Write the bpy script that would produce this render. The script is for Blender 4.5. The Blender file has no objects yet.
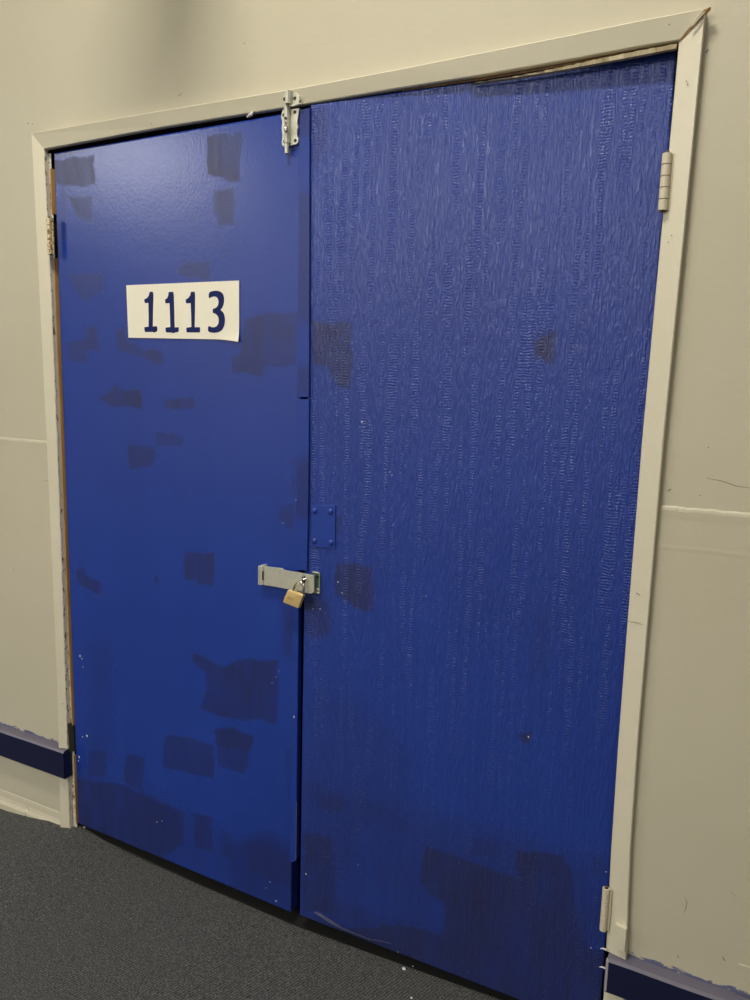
import bpy, bmesh, math, random
import numpy as np
from mathutils import Vector, Matrix, Euler, noise
random.seed(7)
C = bpy.context.scene.collection
sc = bpy.context.scene

# ------------------------------------------------------------------ camera
CAM = Vector((1.8471, -1.5792, 1.4401))
ROT = Euler((1.41723, -0.025453, 0.476129), 'XYZ')
F = 761.5
cd = bpy.data.cameras.new('camera'); cam = bpy.data.objects.new('camera', cd); C.objects.link(cam)
cam.location = CAM; cam.rotation_euler = ROT
cd.sensor_fit = 'VERTICAL'; cd.sensor_height = 36.0; cd.lens = F * 36.0 / 1000.0
cd.clip_start = 0.02
sc.camera = cam
RM = ROT.to_matrix()

def ray(x, y):
    return RM @ Vector(((x - 375) / F, -(y - 500) / F, -1.0))
def at(x, y, Y=0.0):
    d = ray(x, y); return CAM + d * ((Y - CAM.y) / d.y)
def on_plane(x, y, a, b, off=0.0):          # plane Y = a + b*X - off
    d = ray(x, y)
    t = (a - off + b * CAM.x - CAM.y) / (d.y - b * d.x)
    return CAM + d * t

WALL = -0.012
# left leaf / right leaf front faces: each leaf leans a little out of its rebate at the meeting edge
LA, LB = -0.008, -0.0215
RA, RB = -0.0610, 0.0423
def ly(x): return LA + LB * x
def ry(x): return RA + RB * x
def LP(x, y, off=0.0): return on_plane(x, y, LA, LB, off)
def RP(x, y, off=0.0): return on_plane(x, y, RA, RB, off)

# ------------------------------------------------------------------ materials
def mat(name, col, rough=0.5, metal=0.0, spec=0.5, coat=0.0):
    m = bpy.data.materials.new(name); m.use_nodes = True
    n = m.node_tree.nodes; b = n['Principled BSDF']
    b.inputs['Base Color'].default_value = (*col, 1); b.inputs['Roughness'].default_value = rough
    b.inputs['Metallic'].default_value = metal; b.inputs['Specular IOR Level'].default_value = spec
    b.inputs['Coat Weight'].default_value = coat
    return m
class NT:
    def __init__(s, m): s.t = m.node_tree; s.b = s.t.nodes['Principled BSDF']; s.co = None
    def add(s, typ, **kw):
        n = s.t.nodes.new(typ)
        for k, v in kw.items(): setattr(n, k, v)
        return n
    def link(s, a, b): s.t.links.new(a, b)
    def coord(s, scale=(1, 1, 1), rot=(0, 0, 0)):
        if s.co is None: s.co = s.add('ShaderNodeNewGeometry').outputs['Position']
        mp = s.add('ShaderNodeMapping'); mp.inputs['Scale'].default_value = scale; mp.inputs['Rotation'].default_value = rot
        s.link(s.co, mp.inputs[0]); return mp.outputs[0]
    def noise(s, scale, detail=3, sc_=(1, 1, 1), rough=0.55, dist=0.0, rot=(0, 0, 0)):
        n = s.add('ShaderNodeTexNoise'); n.inputs['Scale'].default_value = scale; n.inputs['Detail'].default_value = detail
        n.inputs['Roughness'].default_value = rough; n.inputs['Distortion'].default_value = dist
        s.link(s.coord(sc_, rot), n.inputs['Vector']); return n.outputs['Fac']
    def ramp(s, fac, stops):
        r = s.add('ShaderNodeValToRGB'); e = r.color_ramp.elements
        while len(e) < len(stops): e.new(0.5)
        for i, (p, c) in enumerate(stops):
            e[i].position = p; e[i].color = (*c, 1) if isinstance(c, tuple) else (c, c, c, 1)
        s.link(fac, r.inputs[0]); return r.outputs[0]
    def mix(s, fac, a, b):
        m = s.add('ShaderNodeMix', data_type='RGBA')
        for v, i in ((fac, m.inputs['Factor']), (a, m.inputs[6]), (b, m.inputs[7])):
            if hasattr(v, 'is_linked'): s.link(v, i)
            elif isinstance(v, tuple): i.default_value = (*v, 1)
            else: i.default_value = v
        return m.outputs[2]
    def math(s, op, a, b=0.0, c=0.0, clamp=False):
        m = s.add('ShaderNodeMath', operation=op, use_clamp=clamp)
        for v, i in ((a, m.inputs[0]), (b, m.inputs[1]), (c, m.inputs[2])):
            if hasattr(v, 'is_linked'): s.link(v, i)
            else: i.default_value = v
        return m.outputs[0]
    def bump(s, h, strength, dist):
        b = s.add('ShaderNodeBump'); b.inputs['Strength'].default_value = strength; b.inputs['Distance'].default_value = dist
        s.link(h, b.inputs['Height'])
        prev = s.b.inputs['Normal']
        if prev.is_linked: s.link(prev.links[0].from_socket, b.inputs['Normal'])
        s.link(b.outputs[0], prev)
    def col(s, c): s.link(c, s.b.inputs['Base Color'])
    def rough(s, r): s.link(r, s.b.inputs['Roughness'])

CREAM = (0.555, 0.52, 0.41)
def cream(name, base=CREAM, rough=0.45, wear=0.25, bump=0.35):
    m = mat(name, base, rough); t = NT(m)
    big = t.noise(1.6, 4); fine = t.noise(55, 4)
    c = t.mix(t.ramp(big, [(0.3, 0.0), (0.75, 1.0)]), base, tuple(v * k for v, k in zip(base, (0.93, 0.93, 0.90))))
    sc_ = t.noise(14, 6, (1, 1, 0.5), 0.7)
    c = t.mix(t.math('MULTIPLY', t.ramp(sc_, [(0.70, 0.0), (0.76, 1.0)]), wear), c, tuple(v * 0.45 for v in base))
    t.col(c)
    t.bump(t.noise(120, 3), bump * 0.5, 0.0012); t.bump(t.noise(9, 4), bump, 0.004)
    return m
M = {}
M['wall'] = cream('cream_wall_paint', rough=0.5, wear=0.06)
M['trim'] = cream('cream_gloss_paint', (0.70, 0.66, 0.53), 0.34, 0.12, 0.2)
M['ceiling'] = mat('white_ceiling', (0.7, 0.68, 0.62), 0.8)
M['hall'] = mat('hall_paint', (0.60, 0.54, 0.42), 0.7)
M['dark'] = mat('painted_shade_black', (0.005, 0.005, 0.005), 0.95)  # near-black colour standing for the shade under and behind the doors

# wall: smears of blue rail paint above the bumper rails
def wall_material():
    m = M['wall']; t = NT(m)
    src = t.b.inputs['Base Color'].links[0].from_socket
    sep = t.add('ShaderNodeSeparateXYZ'); t.link(t.add('ShaderNodeNewGeometry').outputs['Position'], sep.inputs[0])
    n1 = t.noise(26, 5, (1, 1, 2.6), 0.7)
    out = src
    for x0, x1, z0, ht in ((-1.0, -0.035, 0.286, 0.0065), (1.60, 3.0, 0.239, 0.008)):
        inx = t.math('MULTIPLY', t.math('GREATER_THAN', sep.outputs[0], x0), t.math('LESS_THAN', sep.outputs[0], x1))
        up = t.math('DIVIDE', t.math('SUBTRACT', sep.outputs[2], z0), ht)
        fall = t.math('SUBTRACT', 1.12, t.math('ADD', up, t.math('MULTIPLY', t.math('SUBTRACT', n1, 0.5), 5.5)))
        msk = t.math('MULTIPLY', t.math('MULTIPLY', fall, 4.0, clamp=True), inx)
        lo = t.math('GREATER_THAN', sep.outputs[2], z0 - 0.03)
        out = t.mix(t.math('MULTIPLY', t.math('MULTIPLY', msk, lo), 0.85), out, (0.04, 0.055, 0.20))
    t.col(out)
wall_material()

def blue_paint(name, base, rough, grain):
    m = mat(name, base, rough, 0, 0.8 if grain else 0.6); t = NT(m)
    at_ = t.add('ShaderNodeAttribute'); at_.attribute_name = 'touch_up'
    streak = t.noise(26, 4, (1, 1, 0.12), 0.6)
    c = t.mix(t.ramp(t.noise(2.2, 5, (1, 1, 0.8), 0.6), [(0.35, 0.0), (0.7, 1.0)]), base, tuple(v * k for v, k in zip(base, (0.82, 0.84, 0.88))))
    c = t.mix(t.math('MULTIPLY', t.ramp(streak, [(0.4, 0.0), (0.75, 1.0)]), 0.16), c, tuple(v * 0.7 for v in base))
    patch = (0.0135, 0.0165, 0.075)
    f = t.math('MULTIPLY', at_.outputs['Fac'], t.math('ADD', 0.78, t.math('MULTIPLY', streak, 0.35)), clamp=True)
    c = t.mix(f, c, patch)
    t.col(c)
    t.rough(t.math('ADD', rough, t.math('MULTIPLY', at_.outputs['Fac'], 0.12)))
    if grain:
        # embossed timber-grain skin: short broken, slightly leaning vertical ridges with ladder-like cross ticks
        dash = t.noise(200, 3, (1.2, 1, 0.17), 0.6, 0.3, (0, 0.06, 0))
        wide = t.noise(60, 3, (1.3, 1, 0.14), 0.6, 0.5, (0, -0.05, 0))
        h = t.math('ADD', t.math('MULTIPLY', t.ramp(dash, [(0.34, 0.0), (0.62, 1.0)]), 0.7), t.math('MULTIPLY', wide, 0.7))
        t.bump(h, 0.70, 0.0024)
        tick = t.add('ShaderNodeTexWave', wave_type='BANDS', bands_direction='Z')
        for k_, v_ in (('Scale', 50), ('Distortion', 5.0), ('Detail', 2), ('Detail Scale', 1.6)): tick.inputs[k_].default_value = v_
        t.link(t.coord((1, 1, 1)), tick.inputs['Vector'])
        msk = t.ramp(t.noise(74, 2, (1, 1, 0.045), 0.5, 0.0, (0, 0.015, 0)), [(0.49, 0.0), (0.62, 1.0)])
        t.bump(t.math('MULTIPLY', tick.outputs['Fac'], msk), 0.42, 0.0014)
        t.bump(t.noise(120, 3, (0.9, 1, 0.55), 0.6), 0.55, 0.0015)
    else:
        t.bump(t.noise(170, 2, (1, 1, 0.7)), 0.24, 0.0011)
        t.bump(t.noise(18, 3), 0.10, 0.003)
    return m
BLUE = (0.0135, 0.047, 0.325)
M['blue_smooth'] = blue_paint('blue_door_paint', BLUE, 0.27, False)
M['blue_grain'] = blue_paint('blue_grained_door_paint', BLUE, 0.33, True)
def strip_blue():
    m = mat('blue_cover_strip_paint', BLUE, 0.30); t = NT(m)
    n = t.noise(7, 2, (0.3, 0.3, 1.0), 0.4)
    t.col(t.mix(t.ramp(n, [(0.47, 0.0), (0.55, 0.5)]), tuple(v * 0.92 for v in BLUE), (0.018, 0.022, 0.11)))
    t.bump(t.noise(120, 3, (1, 1, 0.4)), 0.15, 0.001)
    return m
M['blue_strip'] = strip_blue()
M['blue_metal'] = mat('blue_painted_steel', tuple(v * 0.97 for v in BLUE), 0.33)
def rail_blue():
    m = mat('navy_rail_paint', (0.008, 0.011, 0.045), 0.28); t = NT(m)
    n = t.noise(60, 5, (1, 1, 1), 0.7)
    t.col(t.mix(t.ramp(n, [(0.70, 0.0), (0.75, 0.8)]), (0.008, 0.011, 0.045), (0.010, 0.012, 0.05)))
    t.bump(t.noise(20, 3), 0.15, 0.003)
    return m
M['navy'] = rail_blue()
M['dusty_lit_top'] = mat('dusty_lit_navy_paint', (0.125, 0.118, 0.165), 0.45)  # lighter navy for rail tops: dust plus painted-in gloss from overhead
M['worn_edge'] = mat('worn_pale_edge', (0.34, 0.32, 0.36), 0.6)
M['worn_lip'] = mat('worn_lip_edge', (0.20, 0.17, 0.15), 0.6)
M['chip'] = mat('white_chip', (0.66, 0.66, 0.66), 0.6)
def rawwood(name, a, b):
    m = mat(name, a, 0.7); t = NT(m)
    t.col(t.mix(t.ramp(t.noise(40, 5, (1, 1, 0.08), 0.7), [(0.35, 0.0), (0.65, 1.0)]), a, b))
    t.bump(t.noise(80, 3, (1, 1, 0.1)), 0.3, 0.002); return m
M['timber'] = rawwood('bare_timber', (0.66, 0.42, 0.17), (0.36, 0.17, 0.055))
M['brown'] = rawwood('brown_timber', (0.16, 0.085, 0.03), (0.06, 0.03, 0.012))
M['redwood'] = rawwood('dark_red_timber', (0.06, 0.014, 0.008), (0.02, 0.008, 0.006))
def flaky():
    m = mat('flaking_cream_paint', CREAM, 0.7); t = NT(m)
    c = t.mix(t.ramp(t.noise(70, 6, (1, 1, 0.6), 0.75), [(0.50, 0.0), (0.58, 1.0)]), (0.70, 0.68, 0.61), (0.20, 0.15, 0.10))
    t.col(c); t.bump(t.noise(90, 4, (1, 1, 0.5), 0.7), 0.9, 0.004); return m
M['flaky'] = flaky()
M['rawcream'] = rawwood('rough_cream_timber', (0.62, 0.55, 0.38), (0.36, 0.27, 0.14))
def galv():
    m = mat('galvanised_steel', (0.62, 0.62, 0.54), 0.42, 0.45); t = NT(m)
    v = t.add('ShaderNodeTexVoronoi'); v.inputs['Scale'].default_value = 120; t.link(t.coord(), v.inputs['Vector'])
    t.col(t.mix(v.outputs['Color'], (0.54, 0.55, 0.47), (0.63, 0.63, 0.55)))
    t.rough(t.math('ADD', 0.36, t.math('MULTIPLY', t.noise(90, 3), 0.16))); return m
M['steel'] = galv()
M['zinc'] = mat('zinc_plate', (0.46, 0.48, 0.40), 0.45, 0.5)
M['greensteel'] = mat('green_tarnished_plate', (0.10, 0.22, 0.15), 0.5, 0.35)
M['chrome'] = mat('bright_steel', (0.72, 0.71, 0.66), 0.2, 1.0)
def brass():
    m = mat('brushed_brass', (0.80, 0.56, 0.22), 0.36, 0.45); t = NT(m)
    t.col(t.mix(t.noise(60, 3, (6, 6, 0.5)), (0.92, 0.70, 0.34), (0.80, 0.56, 0.22)))
    t.bump(t.noise(300, 2, (6, 6, 0.3)), 0.05, 0.001); return m
M['brass'] = brass()
def rusty():
    m = mat('worn_brass_hinge', (0.5, 0.36, 0.17), 0.45, 0.6); t = NT(m)
    t.col(t.mix(t.ramp(t.noise(140, 4), [(0.50, 0.0), (0.62, 1.0)]), (0.66, 0.54, 0.33), (0.12, 0.07, 0.03))); return m
M['oldbrass'] = rusty()
M['olive'] = mat('dark_olive_metal', (0.035, 0.035, 0.018), 0.6, 0.2)
def hinge_paint():
    m = cream('cream_hinge_paint', (0.66, 0.60, 0.46), 0.4, 0.5, 0.2); return m
M['hinge_cream'] = hinge_paint()
M['paper'] = mat('cream_sign_card', (0.86, 0.83, 0.70), 0.5)
M['ink'] = mat('navy_lettering', (0.015, 0.022, 0.11), 0.8, 0, 0.15)
M['hole'] = mat('dark_hole', (0.01, 0.01, 0.01), 0.9)
def carpet():
    m = mat('charcoal_carpet', (0.03, 0.033, 0.036), 0.95, 0, 0.2); t = NT(m)
    n = t.noise(260, 4, (1, 1, 1), 0.85)
    row = t.add('ShaderNodeTexWave', wave_type='BANDS', bands_direction='X'); row.inputs['Scale'].default_value = 42
    row.inputs['Distortion'].default_value = 5.0; row.inputs['Detail'].default_value = 2; row.inputs['Detail Scale'].default_value = 6
    t.link(t.coord((1, 1, 1), (0, 0, 0.35)), row.inputs['Vector'])
    h = t.math('ADD', t.math('MULTIPLY', n, 0.8), t.math('MULTIPLY', row.outputs['Fac'], 0.13))
    c = t.ramp(h, [(0.30, (0.014, 0.018, 0.022)), (0.46, (0.078, 0.082, 0.086)), (0.57, (0.170, 0.170, 0.162)), (0.74, (0.36, 0.35, 0.30))])
    sep = t.add('ShaderNodeSeparateXYZ'); t.link(t.add('ShaderNodeNewGeometry').outputs['Position'], sep.inputs[0])
    lint = t.math('MULTIPLY', t.ramp(t.noise(95, 2, (1, 1, 1), 0.4), [(0.735, 0.0), (0.77, 1.0)]), 0.75)
    t.col(t.mix(lint, c, (0.30, 0.29, 0.26)))
    t.bump(h, 0.9, 0.006); return m
M['carpet'] = carpet()

# ------------------------------------------------------------------ object helpers
ORG = {}
def obj(name, data, mats, parent=None, origin=None, smooth=False, **props):
    """data: bmesh in world coordinates -> one mesh object whose origin sits at `origin`."""
    me = bpy.data.meshes.new(name)
    if isinstance(data, bmesh.types.BMesh):
        bmesh.ops.recalc_face_normals(data, faces=data.faces); data.to_mesh(me); data.free()
    else:
        me = data
    o = bpy.data.objects.new(name, me); C.objects.link(o)
    for m in (mats if isinstance(mats, (list, tuple)) else [mats]): me.materials.append(M[m])
    if origin is None:
        if parent is not None: origin = Vector(ORG[parent.name])
        else: origin = Vector((0, 0, 0))
    origin = Vector(origin)
    me.transform(Matrix.Translation(-origin))
    ORG[o.name] = origin
    if parent is not None:
        o.parent = parent; o.location = origin - ORG[parent.name]
    else: o.location = origin
    if smooth:
        for p in me.polygons: p.use_smooth = True
        if hasattr(me, 'set_sharp_from_angle'): me.set_sharp_from_angle(angle=math.radians(28))
    for k, v in props.items(): o[k] = v
    return o
def empty(name, origin, parent=None, **props):
    o = bpy.data.objects.new(name, None); C.objects.link(o); ORG[o.name] = Vector(origin); o.empty_display_size = 0.05
    if parent is not None: o.parent = parent; o.location = Vector(origin) - ORG[parent.name]
    else: o.location = origin
    for k, v in props.items(): o[k] = v
    return o
def B(): return bmesh.new()
def box(bm, x0, x1, y0, y1, z0, z1, bev=0.0, mi=0, xf=None):
    v = [bm.verts.new((x, y, z)) for x in (x0, x1) for y in (y0, y1) for z in (z0, z1)]
    fs = []
    for q in ((0, 1, 3, 2), (4, 6, 7, 5), (0, 4, 5, 1), (2, 3, 7, 6), (0, 2, 6, 4), (1, 5, 7, 3)):
        f = bm.faces.new([v[i] for i in q]); f.material_index = mi; fs.append(f)
    if bev:
        es = list({e for f in fs for e in f.edges})
        r = bmesh.ops.bevel(bm, geom=es, offset=bev, segments=2, profile=0.6, affect='EDGES')
        for f in r['faces']: f.material_index = mi
    return v
def prism(bm, front, back, mi=0, bev=0.0, seg=2):
    """front/back: lists of world points in the same order."""
    a = [bm.verts.new(p) for p in front]; b = [bm.verts.new(p) for p in back]
    n = len(a); fs = [bm.faces.new(a), bm.faces.new(list(reversed(b)))]
    fe = list(fs[0].edges)
    for i in range(n):
        j = (i + 1) % n; fs.append(bm.faces.new((a[j], a[i], b[i], b[j])))
    for f in fs: f.material_index = mi
    if bev:
        r = bmesh.ops.bevel(bm, geom=fe, offset=bev, segments=seg, profile=0.5, affect='EDGES')
        for f in r['faces']: f.material_index = mi
def slabpoly(bm, pts, thick, mi=0, bev=0.0):
    """polygon of world points, given thickness towards the wall (+Y)."""
    pts = [Vector(p) for p in pts]
    prism(bm, pts, [p + Vector((0, thick, 0)) for p in pts], mi, bev)
def tube(bm, pts, radii, seg=14, mi=0, caps=True):
    pts = [Vector(p) for p in pts]; rings = []
    up = None
    for i, p in enumerate(pts):
        d = (pts[min(i + 1, len(pts) - 1)] - pts[max(i - 1, 0)]).normalized()
        if up is None:
            up = Vector((0, 0, 1)) if abs(d.z) < 0.9 else Vector((1, 0, 0))
        u = d.cross(up).normalized(); w = u.cross(d).normalized(); up = w
        r = radii[i] if isinstance(radii, (list, tuple)) else radii
        rings.append([bm.verts.new(p + (u * math.cos(a) + w * math.sin(a)) * r) for a in (2 * math.pi * k / seg for k in range(seg))])
    for a, b in zip(rings, rings[1:]):
        for k in range(seg):
            f = bm.faces.new((a[k], a[(k + 1) % seg], b[(k + 1) % seg], b[k])); f.material_index = mi
    if caps:
        for r in (rings[0], rings[-1]): bm.faces.new(r).material_index = mi
def disc_dome(bm, c, r, h, seg=16, mi=0, n=Vector((0, -1, 0))):
    """low dome (screw head) on the plane through c facing n."""
    u = Vector((1, 0, 0)); w = n.cross(u).normalized(); c = Vector(c); rings = []
    for k, (rr, hh) in enumerate(((1.0, 0.0), (1.0, 0.35), (0.8, 0.75), (0.45, 1.0))):
        rings.append([bm.verts.new(c + (u * math.cos(a) + w * math.sin(a)) * r * rr + n * h * hh) for a in (2 * math.pi * q / seg for q in range(seg))])
    for a, b in zip(rings, rings[1:]):
        for k in range(seg): bm.faces.new((a[k], a[(k + 1) % seg], b[(k + 1) % seg], b[k])).material_index = mi
    bm.faces.new(rings[-1]).material_index = mi; bm.faces.new(list(reversed(rings[0]))).material_index = mi
    return u, w
def chaikin(p, n=2, closed=True):
    for _ in range(n):
        q = []
        for i in range(len(p)):
            a, b = Vector(p[i]), Vector(p[(i + 1) % len(p)])
            q += [a * .75 + b * .25, a * .25 + b * .75]
        p = q
    return p

# ------------------------------------------------------------------ setting
FZ = -0.012
def floor_z(x, y):
    k = max(0.0, 1 - abs(y) / 0.6)
    return FZ + k * (0.029 * math.exp(-((x + 0.04) / 0.17) ** 2) + 0.012 * math.exp(-((x - 1.75) / 0.3) ** 2) - 0.002 * math.exp(-((x - 0.85) / 0.2) ** 2))
bm = B()
xs = [-5.0, -3, -2, -1.2] + [-0.8 + 0.1 * i for i in range(34)] + [3.2, 4.0, 5.0]
ys = [-5.0, -3, -2, -1.5, -1.1] + [-0.8 + 0.1 * i for i in range(9)] + [0.3, 0.62]
g = [[bm.verts.new((x, y, floor_z(x, y))) for y in ys] for x in xs]
for i in range(len(xs) - 1):
    for j in range(len(ys) - 1): bm.faces.new((g[i][j], g[i + 1][j], g[i + 1][j + 1], g[i][j + 1]))
obj('floor', bm, 'carpet', kind='structure', label='dark charcoal cut-pile carpet floor below the blue double doors', category='floor', smooth=True)

# wall round the doorway: upper sheets, and lower sheets standing a few millimetres proud with a ragged top edge
X0, X1, ZT = -0.022, 1.668, 2.078
HW = 4.2
bm = B()
TH = 0.13
box(bm, -5.0, X0, WALL, TH, 1.22, HW)
box(bm, X1, 5.0, WALL, TH, 1.20, HW)
box(bm, X0, X1, WALL, TH, ZT, HW)
def lower_sheet(xa, xb, za, zb_fn):
    n = max(2, int(abs(xb - xa) / 0.006)) if abs(xb - xa) < 2.0 else 60
    top = []; botv = []
    px = [xa + (xb - xa) * i / n for i in range(n + 1)]
    fr = [(x, WALL - 0.0032 + 0.0012 * noise.noise(Vector((x * 9, 3, 1))), zb_fn(x)) for x in px]
    rows = []
    for x, y, z in fr:
        rows.append([bm.verts.new((x, TH, z + 0.006)), bm.verts.new((x, WALL, z + 0.0055)), bm.verts.new((x, y + 0.001, z + 0.002)), bm.verts.new((x, y, z - 0.003)),
                     bm.verts.new((x, WALL - 0.0026, z - 0.02)), bm.verts.new((x, WALL - 0.0020, -0.04)), bm.verts.new((x, TH, -0.04))])
    for a, b in zip(rows, rows[1:]):
        for k in range(6): bm.faces.new((a[k], b[k], b[k + 1], a[k + 1]))
        bm.faces.new((a[6], b[6], b[0], a[0]))
    bm.faces.new(rows[0]); bm.faces.new(list(reversed(rows[-1])))
lower_sheet(-1.2, X0, 0, lambda x: 1.238 + 0.0006 * noise.noise(Vector((x * 60, 0, 0))))
lower_sheet(-5.0, -1.2, 0, lambda x: 1.238)
lower_sheet(X1, 2.6, 0, lambda x: 1.2115 + 0.0022 * noise.noise(Vector((x * 45, 5, 0))) + 0.0012 * noise.noise(Vector((x * 160, 5, 0))))
lower_sheet(2.6, 5.0, 0, lambda x: 1.2115)
# faint second ripple under the right-hand joint, and a repaired square low on the right
for xa, z in ((X1 + 0.004, 1.135),):
    nn = 40; rows = []
    for i in range(nn + 1):
        x = xa + 0.6 * i / nn
        rows.append([bm.verts.new((x, WALL - 0.0020, z + 0.018)), bm.verts.new((x, WALL - 0.0029, z + 0.006 * noise.noise(Vector((x * 7, 2, 2))))), bm.verts.new((x, WALL - 0.0020, z - 0.02))])
    for a, b in zip(rows, rows[1:]):
        for k in range(2): bm.faces.new((a[k], b[k], b[k + 1], a[k + 1]))
p = at(738.5, 962.5, WALL)
box(bm, p.x, p.x + 0.35, WALL - 0.0045, WALL - 0.0019, 0.24, p.z, 0.0008)
obj('wall_back', bm, 'wall', kind='structure', label='cream painted wall around the blue double doors with a ragged joint line', category='wall')

# the closed room behind the doors, coloured near-black
bm = B()
for q in (((-0.6, 0.62), (2.4, 0.62)), ((-0.6, TH), (-0.6, 0.62)), ((2.4, 0.62), (2.4, TH))):
    (xa, ya), (xb, yb) = q
    v = [bm.verts.new(p) for p in ((xa, ya, -0.03), (xb, yb, -0.03), (xb, yb, 2.5), (xa, ya, 2.5))]; bm.faces.new(v)
v = [bm.verts.new(p) for p in ((-0.6, TH, 2.5), (2.4, TH, 2.5), (2.4, 0.62, 2.5), (-0.6, 0.62, 2.5))]; bm.faces.new(v)
v = [bm.verts.new((x, y, floor_z(x, y) + 0.002)) for x, y in ((-0.004, 0.006), (0.12, -0.002), (0.5, -0.010), (0.85, -0.015), (1.2, -0.001), (1.48, 0.010), (1.665, 0.022))]  # black strip over the carpet, painting the shade under the leaves
u = [bm.verts.new((p.co.x, 0.62, p.co.z)) for p in v]
for k in range(6): bm.faces.new((v[k], v[k + 1], u[k + 1], u[k]))
obj('wall_closet', bm, 'dark', kind='structure', label='closed store space behind the blue double doors with painted black shade under them', category='wall')

bm = B(); box(bm, -5, 5, -5.0, TH, HW, HW + 0.08)
obj('ceiling', bm, 'ceiling', kind='structure', label='pale ceiling above the doors', category='ceiling')
bm = B(); box(bm, -5, 5, -5.1, -5.0, -0.04, HW)
obj('wall_opposite', bm, 'hall', kind='structure', label='cream wall facing the doors across the hall', category='wall')

# ------------------------------------------------------------------ architraves
AF_O, AF_I = -0.036, -0.025           # face: outer arris stands a little prouder than the inner
LO = [(31, 133), (38.5, 285), (46, 439), (51.5, 565), (57, 690), (60, 826)]
LI = [(44, 149), (51, 290), (57, 440), (61.5, 560), (66, 700), (69.5, 826)]
RO = [(705.5, 10), (682.5, 250), (663.5, 440), (646.3, 640), (637.5, 745), (630.3, 850), (626.3, 950)]
RI = [(679, 40), (661, 235), (642, 440), (626, 640), (618, 745), (611, 850), (606, 950)]
HO = [(31, 133), (160, 110.5), (288, 89.5), (400, 68.5), (480, 52.5), (560, 36.5), (640, 20), (705.5, 8)]
HI = [(44, 149), (160, 127.5), (288, 107), (400, 88), (480, 75.5), (560, 61.5), (640, 46.5), (679, 40)]
LO = [at(*p, AF_O) for p in LO]; LI = [at(*p, AF_I) for p in LI]
RO = [at(*p, AF_O + 0.005) for p in RO]; RI = [at(*p, AF_I + 0.002) for p in RI]
HO = [at(*p, AF_O) for p in HO]; HI = [at(*p, AF_I) for p in HI]
def board(bm, outer, inner, back=WALL, ch=0.0020):
    """strip between two polylines with chamfered arrises, backed against the wall."""
    rows = []
    for a, b in zip(outer, inner):
        d = (b - a).normalized()
        rows.append([bm.verts.new(v) for v in (Vector((a.x, back, a.z)), Vector((a.x, a.y + ch, a.z)), a + d * ch, b - d * ch, Vector((b.x, b.y + ch, b.z)), Vector((b.x, back, b.z)))])
    for a, b in zip(rows, rows[1:]):
        for k in range(5): bm.faces.new((a[k], b[k], b[k + 1], a[k + 1]))
        bm.faces.new((a[5], b[5], b[0], a[0]))
    bm.faces.new(rows[0]); bm.faces.new(list(reversed(rows[-1])))
def cut(line, z):
    """point of a vertical polyline at height z (extrapolated at the ends)."""
    for a, b in zip(line, line[1:]):
        if (a.z >= z >= b.z): t = (a.z - z) / (a.z - b.z); return a.lerp(b, t)
    a, b = line[-2], line[-1]; t = (a.z - z) / (a.z - b.z); return a.lerp(b, t)
def span(line, z0, z1):
    return [cut(line, z0)] + [p for p in line if z1 < p.z < z0] + [cut(line, z1)]
# rails first so the boards can be scribed over them
RT = 0.033
LZ0, LZ1 = 0.1935, 0.2850
RZ0, RZ1 = 0.1575, 0.2370
bm = B()
rng = random.Random(3)
board(bm, [LO[0]] + [p for p in LO[1:] if p.z > LZ1 + 0.02] + [cut(LO, LZ1 + 0.002)], [LI[0]] + [p for p in LI[1:] if p.z > LZ1 + 0.02] + [cut(LI, LZ1 + 0.002)])
board(bm, span(LO, LZ0 - 0.002, 0.1) + [Vector((LO[-1].x, AF_O, 0.016))], span(LI, LZ0 - 0.002, 0.1) + [Vector((LI[-1].x, AF_I, 0.016))])
tl = obj('trim_1', bm, 'trim', origin=(-0.02, WALL, 0), kind='structure', label='narrow cream architrave up the hinge side of the numbered door', category='door frame', smooth=False)
bm = B()
n_ = [0, 1, 2, 3, 4, 5, 6]
board(bm, [p for p in RO if p.z > RZ1 + 0.03] + [cut(RO, RZ1 + 0.002)], [p for p in RI if p.z > RZ1 + 0.03] + [cut(RI, RZ1 + 0.002)])
board(bm, [cut(RO, RZ0 - 0.002), Vector((1.69, AF_O, 0.0))], [cut(RI, RZ0 - 0.002), Vector((1.645, AF_I, 0.0))])
tr = obj('trim_2', bm, 'trim', origin=(1.66, WALL, 0), kind='structure', label='wide cream architrave up the hinge side of the grained door', category='door frame')
bm = B(); board(bm, HO, HI)
th = obj('trim_3', bm, 'trim', origin=(0.82, WALL, 2.07), kind='structure', label='cream head architrave across the top of both blue doors', category='door frame')
# opened mitre at the right: bare timber slip between header and jamb board, tip of the header sticking out
bm = B()
a, b = at(679, 40.5, AF_I - 0.001), at(706.5, 9, AF_O - 0.001)
off = Vector((0.0045, 0, 0.002))
slabpoly(bm, [a, b, b + off * 1.4, a + off * 1.2], 0.012)
obj('bare_mitre_slip', bm, 'timber', th, label='strip of bare timber showing in the opened corner mitre')
bm = B()
a, b = at(690.5, 26.5, AF_O - 0.0015), at(703, 12.5, AF_O - 0.0030)
slabpoly(bm, [a, b, b + off * 0.8, a + off * 0.8], 0.004)
obj('mitre_splinter', bm, 'paper', th, label='pale splinter in the opened corner mitre')
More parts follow.
